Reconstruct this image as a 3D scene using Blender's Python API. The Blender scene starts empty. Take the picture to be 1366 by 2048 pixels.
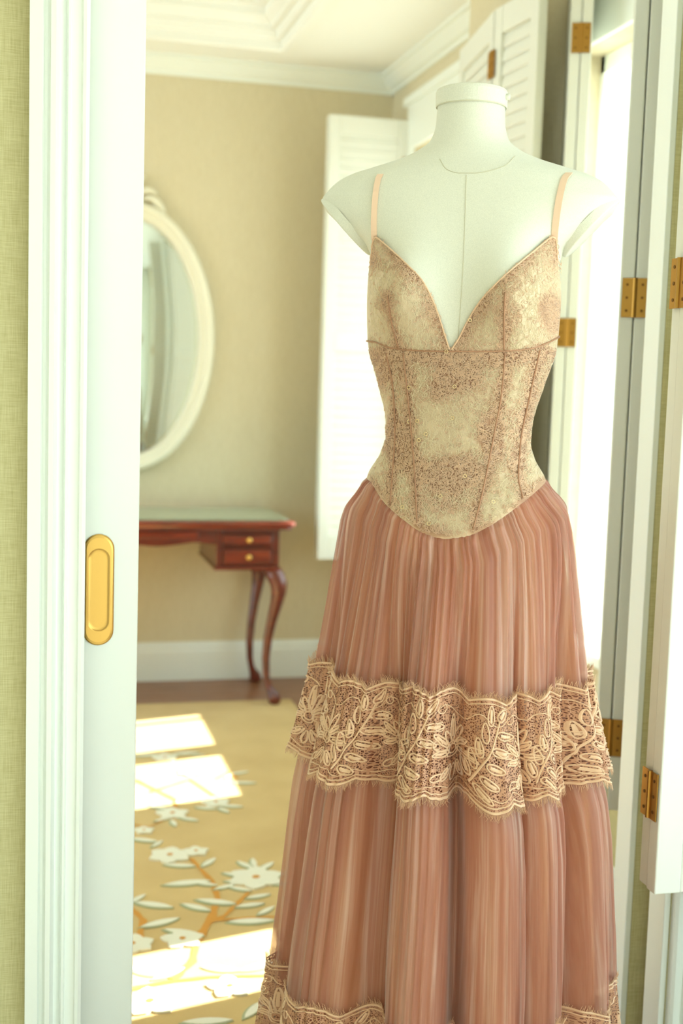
import bpy, math, random
import numpy as np
from mathutils import Matrix, Vector
S = bpy.context.scene
COL = S.collection
random.seed(7); RNG = np.random.default_rng(11)

# ------------------------------------------------------------------ camera
F = 2500.0; CAMH = 1.28
YAW = math.radians(14.5); PIT = math.atan(F/24150.0); ROL = math.atan(754/24150.0)
fw = np.array([math.sin(YAW)*math.cos(PIT), math.cos(YAW)*math.cos(PIT), -math.sin(PIT)])
r0 = np.array([math.cos(YAW), -math.sin(YAW), 0.0]); u0 = np.cross(r0, fw)
cu = math.cos(ROL)*u0 - math.sin(ROL)*r0; cr = math.cos(ROL)*r0 + math.sin(ROL)*u0
C0 = np.array([0, 0, CAMH])
cam = bpy.data.cameras.new('camera'); camo = bpy.data.objects.new('camera', cam); COL.objects.link(camo)
M = Matrix.Identity(4)
for i in range(3):
    M[i][0] = cr[i]; M[i][1] = cu[i]; M[i][2] = -fw[i]; M[i][3] = C0[i]
camo.matrix_world = M
cam.sensor_fit = 'VERTICAL'; cam.sensor_height = 36; cam.sensor_width = 24
cam.lens = F/2048*36; cam.clip_start = 0.02
cam.dof.use_dof = True; cam.dof.focus_distance = 1.80; cam.dof.aperture_fstop = 3.6
S.camera = camo

# ------------------------------------------------------------------ light
w = bpy.data.worlds.new('sky'); S.world = w; w.use_nodes = True
bg = w.node_tree.nodes['Background']
bg.inputs[0].default_value = (0.81, 0.98, 1.0, 1); bg.inputs[1].default_value = 8.6
sun = bpy.data.lights.new('sun', 'SUN'); sun.energy = 60.0; sun.angle = math.radians(0.6); sun.color = (1.0, 0.94, 0.82)
suno = bpy.data.objects.new('sun', sun); COL.objects.link(suno)
suno.rotation_euler = Vector((-1, -0.25, -0.61)).to_track_quat('-Z', 'Y').to_euler()
suno.location = (6, 5, 6)
S.view_settings.view_transform = 'Standard'; S.view_settings.look = 'None'
S.view_settings.exposure = -0.85; S.view_settings.gamma = 1.0; S.view_settings.use_curve_mapping = False
S.cycles.use_denoising = True; S.cycles.max_bounces = 10; S.cycles.diffuse_bounces = 6
S.cycles.transparent_max_bounces = 24; S.cycles.caustics_reflective = False; S.cycles.caustics_refractive = False
S.cycles.sample_clamp_indirect = 8.0

# ------------------------------------------------------------------ helpers
def ray(x, y): return fw + cr*(x-683)/F - cu*(y-1024)/F
def onX(x, y, X): d = ray(x, y); return C0 + d*(X/d[0])
def onY(x, y, Y): d = ray(x, y); return C0 + d*(Y/d[1])
def onZ(x, y, Z): d = ray(x, y); return C0 + d*((Z-CAMH)/d[2])
def onD(x, y, D): return C0 + ray(x, y)*D

def mesh_obj(name, verts, faces, mat=None, parent=None, smooth=False, attr=None, uv=None):
    me = bpy.data.meshes.new(name)
    if isinstance(faces, np.ndarray):
        n, k = faces.shape
        me.vertices.add(len(verts)); me.vertices.foreach_set('co', np.asarray(verts, np.float32).ravel())
        me.loops.add(n*k); me.loops.foreach_set('vertex_index', faces.astype(np.int32).ravel())
        me.polygons.add(n); me.polygons.foreach_set('loop_start', np.arange(0, n*k, k, dtype=np.int32))
        me.polygons.foreach_set('loop_total', np.full(n, k, np.int32))
        if uv is not None:
            l = me.uv_layers.new(name='UVMap'); l.data.foreach_set('uv', np.asarray(uv, np.float32)[faces.ravel()].ravel())
        me.update(calc_edges=True); me.validate()
    else:
        me.from_pydata([tuple(map(float, v)) for v in verts], [], faces); me.update()
    if attr is not None:
        for an, av in attr.items():
            a = me.attributes.new(an, 'FLOAT', 'POINT'); a.data.foreach_set('value', np.asarray(av, np.float32))
    if smooth: me.polygons.foreach_set('use_smooth', np.ones(len(me.polygons), bool))
    if mat: me.materials.append(mat)
    o = bpy.data.objects.new(name, me); COL.objects.link(o)
    if parent: o.parent = parent
    return o

class MB:
    def __init__(s): s.v = []; s.f = []
    def add(s, vs, fs):
        n = len(s.v); s.v += [tuple(map(float, p)) for p in vs]; s.f += [tuple(i+n for i in f) for f in fs]; return s
    def box(s, a, b):
        x0, y0, z0 = a; x1, y1, z1 = b
        return s.add([(x0,y0,z0),(x1,y0,z0),(x1,y1,z0),(x0,y1,z0),(x0,y0,z1),(x1,y0,z1),(x1,y1,z1),(x0,y1,z1)],
              [(0,3,2,1),(4,5,6,7),(0,1,5,4),(1,2,6,5),(2,3,7,6),(3,0,4,7)])
    def prism(s, prof, ext):
        """prof: list of 3-D points (closed polygon); ext: extrusion vector"""
        n = len(prof); e = np.array(ext)
        vs = list(prof) + [np.array(p)+e for p in prof]
        fs = [tuple(range(n))[::-1], tuple(range(n, 2*n))] + [(i, (i+1) % n, n+(i+1) % n, n+i) for i in range(n)]
        return s.add(vs, fs)
    def lathe(s, prof, seg=24, c=(0,0,0), cap=True):
        vs = []; n = len(prof)
        for r, z in prof:
            for k in range(seg):
                a = 2*math.pi*k/seg; vs.append((c[0]+r*math.cos(a), c[1]+r*math.sin(a), c[2]+z))
        fs = [(i*seg+k, i*seg+(k+1) % seg, (i+1)*seg+(k+1) % seg, (i+1)*seg+k) for i in range(n-1) for k in range(seg)]
        if cap: fs += [tuple(range(seg))[::-1], tuple((n-1)*seg+k for k in range(seg))]
        return s.add(vs, fs)
    def tube(s, path, rad, seg=8, cap=True):
        P = [np.array(p, float) for p in path]; n = len(P); vs = []
        rad = rad if hasattr(rad, '__len__') else [rad]*n
        ref = None
        for i in range(n):
            t = P[min(i+1, n-1)] - P[max(i-1, 0)]; t /= np.linalg.norm(t)+1e-12
            if ref is None: ref = np.array([0,0,1.]) if abs(t[2]) < .9 else np.array([1.,0,0])
            a = ref - t*(ref@t); a /= np.linalg.norm(a)+1e-12; b = np.cross(t, a); ref = a
            for k in range(seg):
                q = 2*math.pi*k/seg; vs.append(P[i]+rad[i]*(math.cos(q)*a+math.sin(q)*b))
        fs = [(i*seg+k, i*seg+(k+1) % seg, (i+1)*seg+(k+1) % seg, (i+1)*seg+k) for i in range(n-1) for k in range(seg)]
        if cap: fs += [tuple(range(seg))[::-1], tuple((n-1)*seg+k for k in range(seg))]
        return s.add(vs, fs)
    def build(s, name, mat=None, parent=None, smooth=False, bevel=0, seg=2):
        o = mesh_obj(name, s.v, s.f, mat, parent, smooth)
        if bevel:
            m = o.modifiers.new('bevel', 'BEVEL'); m.width = bevel; m.segments = seg; m.limit_method = 'ANGLE'; m.angle_limit = 0.6
        return o

def box(name, a, b, mat, parent=None, bevel=0): return MB().box(a, b).build(name, mat, parent, bevel=bevel)
def struct(o): o['kind'] = 'structure'; return o
def tag(o, label, cat, group=None, kind=None):
    o['label'] = label; o['category'] = cat
    if group: o['group'] = group
    if kind: o['kind'] = kind
    return o
def thing(name, label, cat, loc=(0,0,0), rz=0, group=None):
    o = bpy.data.objects.new(name, None); COL.objects.link(o); o.empty_display_size = .1
    o.location = loc; o.rotation_euler = (0,0,rz); return tag(o, label, cat, group)

def tubes_batch(paths, nrm, rad, sides=3):
    """paths (N,K,3), nrm (N,3) -> verts, quads"""
    N, K, _ = paths.shape
    t = np.gradient(paths, axis=1); t /= np.linalg.norm(t, axis=2, keepdims=True)+1e-9
    n = nrm[:, None, :] - t*np.sum(nrm[:, None, :]*t, axis=2, keepdims=True); n /= np.linalg.norm(n, axis=2, keepdims=True)+1e-9
    b = np.cross(t, n); rad = np.broadcast_to(np.asarray(rad), (N, K)) if np.ndim(rad) < 2 else rad
    V = np.empty((N, K, sides, 3))
    for k in range(sides):
        q = 2*math.pi*k/sides; V[:, :, k] = paths + rad[..., None]*(math.cos(q)*n+math.sin(q)*b)
    idx = np.arange(N*K*sides).reshape(N, K, sides)
    a = idx[:, :-1]; c = idx[:, 1:]
    Fq = np.stack([a, np.roll(a, -1, 2), np.roll(c, -1, 2), c], -1).reshape(-1, 4)
    return V.reshape(-1, 3), Fq

# ------------------------------------------------------------------ materials
def srgb(r, g, b):
    f = lambda c: (c/255/12.92 if c/255 <= .04045 else ((c/255+.055)/1.055)**2.4)
    return (f(r), f(g), f(b), 1)
class Mat:
    def __init__(s, name):
        s.m = bpy.data.materials.new(name); s.m.use_nodes = True; s.t = s.m.node_tree; s.n = s.t.nodes
        s.b = s.n['Principled BSDF']; s.out = s.n['Material Output']
    def node(s, typ, **kw):
        n = s.n.new(typ)
        for k, v in kw.items():
            if k.startswith('_'): setattr(n, k[1:], v)
            else:
                key = int(k[1:]) if k[0] == 'i' and k[1:].isdigit() else k.replace('__', ' ')
                n.inputs[key].default_value = v
        return n
    def link(s, a, b): s.t.links.new(a, b); return s
    def set(s, **kw):
        for k, v in kw.items(): s.b.inputs[k.replace('__', ' ')].default_value = v
        return s
    def ramp(s, fac, stops):
        r = s.n.new('ShaderNodeValToRGB'); s.link(fac, r.inputs[0]); e = r.color_ramp.elements
        e[0].position, e[0].color = stops[0]; e[1].position, e[1].color = stops[-1]
        for p, c in stops[1:-1]: x = e.new(p); x.color = c
        return r.outputs[0]
    def coord(s, scale=(1,1,1), kind='Object', rot=(0,0,0)):
        c = s.n.new('ShaderNodeTexCoord'); m = s.n.new('ShaderNodeMapping'); m.inputs['Scale'].default_value = scale; m.inputs['Rotation'].default_value = rot
        s.link(c.outputs[kind], m.inputs[0]); return m.outputs[0]
    def noise(s, vec, scale, detail=3, rough=.5, dist=0):
        n = s.node('ShaderNodeTexNoise', Scale=scale, Detail=detail, Roughness=rough, Distortion=dist); s.link(vec, n.inputs['Vector']); return n.outputs[0]
    def bump(s, h, strength=.3, dist=.002):
        b = s.node('ShaderNodeBump', Strength=strength, Distance=dist); s.link(h, b.inputs['Height']); s.link(b.outputs[0], s.b.inputs['Normal']); return b

def simple(name, col, rough=.5, metal=0, bump=None, **kw):
    m = Mat(name); m.set(Base__Color=col, Roughness=rough, Metallic=metal, **kw)
    v = m.coord()
    if bump:
        m.bump(m.noise(v, bump[0], 4), bump[1], bump[2])
    return m.m

PAINT = simple('white_satin_paint', (.82, .86, .82, 1), .38)
SHPAINT = simple('shutter_white_paint', (.74, .755, .70, 1), .42)
CEIL = simple('ceiling_paint', (.85, .86, .83, 1), .8)
BRASS = simple('aged_brass', srgb(176, 132, 62), .38, .9, bump=(90, .2, .0006))
SATINBRASS = simple('satin_gold_brass', srgb(222, 178, 96), .36, .85, bump=(200, .03, .0003))
SCREW = simple('dull_brass_screw', srgb(120, 84, 38), .5, .8)
DARKM = simple('dark_iron', (.03, .025, .02, 1), .5, .5)

def wallpaper(name, c1, c2):
    m = Mat(name); v = m.coord((1, 1, 1))
    a = m.noise(m.coord((40, 40, 900)), 1.0, 3); b = m.noise(m.coord((700, 700, 25)), 1.0, 3)
    mx = m.node('ShaderNodeMath', _operation='ADD'); m.link(a, mx.inputs[0]); m.link(b, mx.inputs[1])
    mu = m.node('ShaderNodeMath', _operation='MULTIPLY', i1=.5); m.link(mx.outputs[0], mu.inputs[0])
    m.link(m.ramp(mu.outputs[0], [(.32, c2), (.62, c1)]), m.b.inputs['Base Color'])
    m.set(Roughness=.85); m.bump(mu.outputs[0], .35, .001); return m.m
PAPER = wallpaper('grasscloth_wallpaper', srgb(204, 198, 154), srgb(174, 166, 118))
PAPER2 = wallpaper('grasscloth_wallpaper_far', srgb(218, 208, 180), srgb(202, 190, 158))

def wood(name, c1, c2, rough, sc=(1, 14, 14), coat=.4):
    m = Mat(name); v = m.coord(sc); n = m.noise(v, 3.0, 5, .6, 1.2)
    m.link(m.ramp(n, [(.3, c1), (.7, c2)]), m.b.inputs['Base Color']); m.set(Roughness=rough, Coat__Weight=coat, Coat__Roughness=.12)
    m.bump(n, .06, .001); return m.m
MAHOG = wood('mahogany', srgb(66, 20, 14), srgb(118, 44, 27), .28, (3, 3, 18), .6)
MAHOGH = wood('mahogany_horizontal', srgb(84, 26, 16), srgb(140, 54, 32), .25, (2, 18, 18), .6)
FLOORW = wood('brown_floor_boards', srgb(126, 80, 52), srgb(152, 102, 68), .4, (2, 16, 1), .2)
LEATHER = simple('sage_green_leather', srgb(150, 168, 146), .22, bump=(300, .1, .0005), Coat__Weight=.6, Coat__Roughness=.08)

m = Mat('mirror_silver'); m.set(Base__Color=(.83, .90, .86, 1), Metallic=1.0, Roughness=.015); MIRROR = m.m
def glassmat():
    m = Mat('window_glass'); m.n.remove(m.b)
    tr = m.node('ShaderNodeBsdfTransparent', Color=(.97, .99, .985, 1)); gl = m.node('ShaderNodeBsdfGlossy', Roughness=.02)
    fr = m.node('ShaderNodeFresnel', IOR=1.45); mx = m.node('ShaderNodeMixShader')
    ge = m.node('ShaderNodeNewGeometry'); iv = m.node('ShaderNodeMath', _operation='SUBTRACT', i0=1.0); m.link(ge.outputs['Backfacing'], iv.inputs[1]); mu = m.node('ShaderNodeMath', _operation='MULTIPLY'); m.link(fr.outputs[0], mu.inputs[0]); m.link(iv.outputs[0], mu.inputs[1])
    m.link(mu.outputs[0], mx.inputs[0]).link(tr.outputs[0], mx.inputs[1]).link(gl.outputs[0], mx.inputs[2]).link(mx.outputs[0], m.out.inputs[0]); return m.m
GLASS = glassmat()

m = Mat('linen_cover'); v = m.coord((1, 1, 1))
nn = m.noise(m.coord((900, 900, 900)), 1.0, 2); m.link(m.ramp(nn, [(.3, srgb(211, 212, 198)), (.7, srgb(227, 227, 213))]), m.b.inputs['Base Color'])
m.set(Roughness=.8, Sheen__Weight=.15); m.bump(nn, .15, .0006); LINEN = m.m
THREAD = simple('cream_thread', srgb(206, 202, 180), .8)

# ------------------------------------------------------------------ room: levels and walls
XW, XP, YB = 1.52, 1.36, 5.225          # window wall, pier face, back wall
ZC = 2.56; Y1, Y2 = 1.88, 2.07          # ceiling, doorway wall faces
XL = -2.6
def S_(o): return struct(o)
# floor boards as parts
fl = S_(box('floor', (XL-.1, 1.88, -.10), (1.9, YB+.1, -.014), FLOORW))
S_(box('floor_front_room', (XL-.1, -3.2, -.10), (1.9, 1.88, 0), simple('pale_bounce_floor', (.30, .30, .268, 1), .95, bump=(400, .4, .002))))  # unseen floor, made pale to bounce more and cooler light
plank_mesh = None; yy = 1.885; k = 0
pw = .118
while yy < YB+.05:
    for seg, (xa, xb) in enumerate(((XL, -.75 + (k % 3)*.22), (-.75 + (k % 3)*.22, XW))):
        box('plank', (xa+.001, yy+.001, -.014), (xb-.001, yy+pw-.001, 0), FLOORW, fl, bevel=.0015)
    yy += pw; k += 1

wb = S_(box('wall_back', (XL-.1, YB, 0), (1.9, YB+.12, 2.9), PAPER2))
def holed_wall(name, x0, x1, ya, yb, holes, z1, mat):
    """wall slab between x0,x1 along Y with rectangular holes (ya,yb,za,zb)"""
    b = MB(); y = ya
    for (h0, h1, za, zb) in sorted(holes):
        b.box((x0, y, 0), (x1, h0, z1)); b.box((x0, h0, 0), (x1, h1, za)); b.box((x0, h0, zb), (x1, h1, z1)); y = h1
    b.box((x0, y, 0), (x1, yb, z1)); return S_(b.build(name, mat))
W1 = (3.88, 4.885, .517, 2.22); W2 = (2.69, 3.37, .57, 2.22)
NW = [(-2.75, -.75, .45, 2.25), (-.45, 1.55, .45, 2.25)]
LW = [(2.3, 4.9, .4, 2.42)]  # unseen opening added to let more sky light into the far room
holed_wall('wall_left', XL-.12, XL, -3.2, YB+.05, LW, 2.9, PAPER2)
bh = MB(); bh.box((XL-.1, -3.3, 0), (1.9, -3.2, .25)); bh.box((XL-.1, -3.3, 2.5), (1.9, -3.2, 2.9)); bh.box((XL-.1, -3.3, .25), (-2.0, -3.2, 2.5)); bh.box((1.2, -3.3, .25), (1.9, -3.2, 2.5)); bh.box((-1.6, -3.3, .25), (.75, -3.2, 2.5)); S_(bh.build('wall_behind', PAINT))  # unseen wall, its openings added to fill the near room with daylight
holed_wall('wall_right', XW, XW+.16, -3.2, YB+.05, NW+[W1, W2], 2.9, PAPER2)
S_(box('wall_pier_near', (XP, Y2, 0), (XW, 2.665, 2.9), PAPER))
S_(box('wall_pier_middle', (XP, 3.385, 0), (XW, 3.845, 2.9), PAPER2))
# doorway wall: two skins with a pocket between
for nm, (a, b) in dict(wall_doorway_front=(Y1, 1.935), wall_doorway_rear=(2.015, Y2)).items():
    mb = MB(); XO0, XO1, ZO = .088, 1.10, 2.75
    mb.box((XL, a, 0), (XO0, b, 2.9)); mb.box((XO1, a, 0), (XW, b, 2.9)); mb.box((XO0, a, ZO), (XO1, b, 2.9))
    S_(mb.build(nm, PAPER))
S_(box('wall_doorway_pocket', (1.135, 1.935, 0), (XW, 2.015, 2.9), PAINT))

# ceiling with a stepped tray
TX0, TX1, TY0, TY1 = -2.1, .975, 2.6, 4.93
cb = MB()
cb.box((XL, Y2, ZC), (TX0, YB, ZC+.05)); cb.box((TX1, Y2, ZC), (XW+.1, YB, ZC+.05))
cb.box((TX0, Y2, ZC), (TX1, TY0, ZC+.05)); cb.box((TX0, TY1, ZC), (TX1, YB, ZC+.05))
cb.box((XL, Y2, ZC+.16), (XW, YB, ZC+.2))
S_(cb.build('ceiling', CEIL))
S_(box('ceiling_front_room', (XL, -3.2, 2.8), (XW+.1, Y1, 2.85), CEIL))
def frame_ring(mb, x0, x1, y0, y1, prof):
    """prof: list (inset, z) swept round the rectangle, facing inward"""
    vs = []; n = len(prof)
    for (ins, z) in prof:
        vs += [(x0+ins, y0+ins, z), (x1-ins, y0+ins, z), (x1-ins, y1-ins, z), (x0+ins, y1-ins, z)]
    fs = [(i*4+k, i*4+(k+1) % 4, (i+1)*4+(k+1) % 4, (i+1)*4+k) for i in range(n-1) for k in range(4)]
    mb.add(vs, fs)
tr = MB(); frame_ring(tr, TX0, TX1, TY0, TY1, [(-.03, ZC+.002), (-.03, ZC-.008), (-.004, ZC-.008), (.002, ZC), (.002, ZC+.03), (.016, ZC+.03), (.024, ZC+.036), (.03, ZC+.062), (.055, ZC+.062), (.055, ZC+.075), (.085, ZC+.10), (.085, ZC+.125), (.125, ZC+.13), (.125, ZC+.162)])
S_(tr.build('trim_1', CEIL))
# crown moulding: profile in (out from wall, z)
CR = [(0, 2.492), (.012, 2.492), (.014, 2.505), (.03, 2.512), (.05, 2.532), (.062, 2.545), (.075, 2.548), (.075, ZC+.01), (0, ZC+.01)]
S_(MB().prism([(XL, YB-o, z) for o, z in CR], (XW-XL, 0, 0)).build('trim_2', PAINT))
S_(MB().prism([(XW-o, 3.845, z) for o, z in CR], (0, YB-3.845, 0)).build('trim_3', PAINT))
S_(MB().prism([(XP-o, 3.385-.01, z) for o, z in CR], (0, .49, 0)).build('trim_4', PAINT))
# baseboards
BBP = [(0, 0), (.018, 0), (.018, .125), (.014, .135), (.014, .146), (.006, .158), (.006, .164), (0, .164)]
S_(MB().prism([(XL, YB-o, z) for o, z in BBP], (XW-XL, 0, 0)).build('baseboard_back', PAINT))
S_(MB().prism([(XW-o, 3.845, z) for o, z in BBP], (0, YB-3.845, 0)).build('baseboard_right', PAINT))
S_(MB().prism([(XP-o, Y2, z) for o, z in BBP], (0, .60, 0)).build('baseboard_pier', PAINT))
S_(MB().prism([(XW-o, 2.665, z) for o, z in BBP], (0, .72, 0)).build('baseboard_window', PAINT))

# doorway casing on the near face (left) : profile X offset from outer edge, projection
CP = [(0, 0), (0, .024), (.018, .026), (.021, .017), (.025, .017), (.029, .027), (.036, .028), (.042, .013), (.051, .008), (.0535, .018), (.0565, .018), (.059, .010), (.072, .012), (.074, .017), (.0785, .018), (.0835, .014), (.0835, 0)]
S_(MB().prism([(.010+o, Y1-d, 0) for o, d in CP], (0, 0, 2.74)).build('trim_5', PAINT))
S_(MB().prism([(1.10+.085-o, Y1-d, 0) for o, d in CP], (0, 0, 2.74)).build('trim_6', PAINT))
S_(MB().prism([(.010, Y1-d, 2.745+o) for o, d in CP], (1.175, 0, 0)).build('trim_7', PAINT))
S_(MB().prism([(1.10+.085-o, Y2+d, 0) for o, d in CP], (0, 0, 2.74)).build('trim_16', PAINT))
S_(box('trim_8', (1.088, Y1, 0), (1.10, 1.935, 2.74), PAINT, bevel=.002))
S_(box('trim_9', (1.088, 2.015, 0), (1.10, Y2, 2.74), PAINT, bevel=.002))
S_(box('trim_10', (.088, Y1, 0), (.0935, 1.935, 2.74), PAINT, bevel=.002))

# ------------------------------------------------------------------ windows
def window(name, W, mull, sash=.03, bars=()):
    y0, y1, z0, z1 = W; xg = XW+.085
    b = MB()
    b.box((XW+.07, y0, z0), (XW+.11, y0+sash, z1)); b.box((XW+.07, y1-sash, z0), (XW+.11, y1, z1))
    b.box((XW+.07, y0, z0), (XW+.11, y1, z0+sash)); b.box((XW+.07, y0, z1-.05), (XW+.11, y1, z1))
    for (a, c) in mull: b.box((XW+.07, a, z0), (XW+.11, c, z1))
    for (a, c) in bars: b.box((XW+.06, a, z0), (XW+.11, c, z1))
    o = S_(b.build(name, PAINT, bevel=.003))
    ys = [y0+sash]+[v for mm in mull for v in mm]+[y1-sash]
    for i in range(0, len(ys), 2): box('pane', (xg-.003, ys[i], z0+sash), (xg+.003, ys[i+1], z1-.05), GLASS, o)
    sl = MB().box((XW-.03, y0-.04, z0-.03), (XW+.10, y1+.04, z0+.003)).build('window_sill', PAINT, o, bevel=.004)
    return o
def casing(name, W, x=XW):
    y0, y1, z0, z1 = W; b = MB(); t = .016
    b.box((x-t, y0-.07, z1), (x, y1+.07, z1+.19)); b.box((x-.03, y0-.09, z1+.17), (x, y1+.09, z1+.205))
    b.box((x-t, y0-.055, z0), (x, y0, z1)); b.box((x-t, y1, z0), (x, y1+.055, z1)); b.box((x-t, y0-.055, z0-.12), (x, y1+.055, z0-.03))
    return S_(b.build(name, PAINT, bevel=.003))
window('window_1', W1, [(4.335, 4.455)], bars=[(4.785, 4.802)])
window('window_2', W2, [(3.0, 3.15)])  # mullion hidden from view, widened to block a sliver of sun
window('window_3', NW[1], [(.50, .60)]); window('window_4', NW[0], [(-1.80, -1.70)])
casing('trim_11', W1)
S_(box('trim_12', (XW-.016, 2.665, 2.22), (XW, 3.385, 2.42), PAINT, bevel=.003))
for i, n in enumerate(NW): casing('trim_%d' % (13+i), n)
S_(box('ground_outside', (1.75, -60, -.9), (80, 60, -.8), simple('pale_paving', (.45, .45, .42, 1), .9)))

# ------------------------------------------------------------------ shutters
SLAT = None
def slat_mesh(wd):
    key = 'slat_%d' % round(wd*1000)
    if key in bpy.data.meshes: return bpy.data.meshes[key]
    prof = [(-.022, -.0005), (-.018, .0032), (0, .0042), (.018, .0032), (.022, .0005), (.018, -.0032), (0, -.0042), (-.018, -.0032)]
    a = math.radians(80); ca, sa = math.cos(a), math.sin(a)
    b = MB().prism([(0, y*ca-z*sa, y*sa+z*ca) for y, z in prof], (wd, 0, 0))
    me = bpy.data.meshes.new(key); me.from_pydata(b.v, [], b.f); me.materials.append(SHPAINT); return me
TH = .027; ST = .045
def shutter_panel(parent, wd, ht, off, flip=1, pitch=.036):
    """panel in parent's local x (width, 0..wd*flip) , y thickness centred, z 0..ht"""
    mid = ht*.50; b = MB(); x0, x1 = (0, wd)
    for (a, c) in ((0, ST), (wd-ST, wd)): b.box((a, -TH/2, 0), (c, TH/2, ht))
    for (a, c) in ((0, .10), (mid-.04, mid+.04), (ht-.075, ht)): b.box((ST, -TH/2+.001, a), (wd-ST, TH/2-.001, c))
    p = b.build('panel', SHPAINT, parent, bevel=.0025)
    p.matrix_local = off
    me = slat_mesh(wd-2*ST)
    for (za, zb) in ((.10, mid-.04), (mid+.04, ht-.075)):
        n = int((zb-za)/pitch); st = (zb-za)/n
        for k in range(n):
            o = bpy.data.objects.new('slat', me); COL.objects.link(o); o.parent = p; o.location = (ST, 0, za+st*(k+.5))
    return p
def hinge(parent, p, n, t, h=.075, wl=.024, mat=BRASS):
    """hinge centred at p (local), plate normal n, across direction t (both unit, horizontal)"""
    n = np.array(n, float); t = np.array(t, float); p = np.array(p, float); z = np.array([0, 0, 1.])
    def plate(mb, c, w0, w1, th):
        vs = []
        for zz in (-h/2, h/2):
            for (a, d) in ((w0, 0), (w1, 0), (w1, th), (w0, th)): vs.append(c+t*a+n*d+z*zz)
        mb.add(vs, [(0,1,2,3),(7,6,5,4),(0,4,5,1),(1,5,6,2),(2,6,7,3),(3,7,4,0)])
    b = MB(); plate(b, p, .003, wl, .0022); plate(b, p, -wl, -.003, .0022)
    o = b.build('hinge', mat, parent)
    MB().tube([p+n*.002-z*h/2, p+n*.002+z*h/2], .0042, 10).build('knuckle', mat, o, smooth=False)
    for a in (-.6, .6):
        for q in (-.33, 0, .33):
            c = p+t*wl*a+z*h*q; MB().tube([c+n*.002, c+n*.0030], .0028, 8).build('screw', SCREW, o)
    return o
def seg_matrix(a, b, z, off):
    a = np.array(a); b = np.array(b); d = b-a; L = np.linalg.norm(d); d /= L; n = np.array([-d[1], d[0]])
    m = Matrix(((d[0], n[0], 0, a[0]+n[0]*off), (d[1], n[1], 0, a[1]+n[1]*off), (0, 0, 1, z), (0, 0, 0, 1)))
    return m, L, d, n
def shutter(name, label, panels, z0, z1, hinges, group='white louvered window shutters'):
    """panels: list of ((ax,ay),(bx,by),offset) in world plan; hinges: list (x,y,z,n,t)"""
    (ax, ay) = panels[0][0]
    r = thing(name, label, 'shutter', (ax, ay, z0), 0, group)
    for (a, b, off) in panels:
        mm, L, d, n = seg_matrix((a[0]-ax, a[1]-ay), (b[0]-ax, b[1]-ay), 0, off)
        shutter_panel(r, L, z1-z0, mm)
    for (x, y, z, n, t) in hinges: hinge(r, (x-ax, y-ay, z-z0), n, t)
    return r
# far shutter, folded pair standing out from the window wall before the back wall
shutter('window_shutter', 'closed-slat white shutter standing out from the corner beside the back wall', [((1.18, 4.95), (1.512, 4.95), 0), ((1.18, 4.95), (1.512, 4.95), TH+.003)], .556, 2.335,
        [(1.508, 4.935, z, (0, -1, 0), (1, 0, 0)) for z in (.72, 2.15)])
# pair opened flat on the middle pier
def unit(v): v = np.array(v, float); return v/np.linalg.norm(v)
shutter('window_shutter', 'white louvered shutter pair unfolded along the pier, behind the form\'s neck', [((1.345, 3.845), (1.292, 3.415), 0), ((1.292, 3.408), (1.318, 3.155), 0)], .53, 2.33,
        [(1.292-.0155, 3.4115, z, (-1, 0, 0), (0, 1, 0)) for z in (.70, 1.44, 2.18)])
d = unit((1.39-1.51, 3.07-3.36)); nn = np.array([-d[1], d[0]])
a = np.array((1.512, 3.365)); b = np.array((1.392, 3.075))
shutter('window_shutter', 'folded white shutter seen edge-on beyond the form\'s right shoulder, with two brass hinges', [(tuple(b), tuple(a), -TH/2-.001), (tuple(b), tuple(a), TH/2+.001)], .53, 2.40,
        [(b[0]+d[0]*.001, b[1]+d[1]*.001, z, (d[0], d[1], 0), (-d[1], d[0], 0)) for z in (.70, onY(1130, 665, b[1])[2], 2.18)])
a = np.array((1.350, 2.640)); dd = unit((1.135-1.350, 2.205-2.640)); b = a+dd*.47
pA = onY(1205, 1620, b[1])[2]; hz = [onY(1255, 595, b[1])[2], onY(1208, 1475, b[1])[2]]
shutter('window_shutter', 'tall folded white shutter edge with two brass hinges, next to the doorway jamb', [(tuple(b), tuple(a), -TH/2-.001), (tuple(b), tuple(a), TH/2+.001)], pA, 2.40,
        [(b[0]+dd[0]*.001, b[1]+dd[1]*.001, z, (dd[0], dd[1], 0), (-dd[1], dd[0], 0)) for z in hz])
# near pair
nb = onY(1305, 1783, 1.70)[2]; xn = .957
shutter('window_shutter', 'nearest white shutter at the right edge, its lower edge above the skirting', [((xn, 1.70), (xn+.42, 1.70), 0), ((xn+.004, 1.70), (xn+.42, 1.70), TH+.004)], nb, 2.40,
        [(xn-.001, 1.7155, onY(*q, 1.71)[2], (-1, 0, 0), (0, -1, 0)) for q in ((1355, 565), (1300, 1590))])

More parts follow.
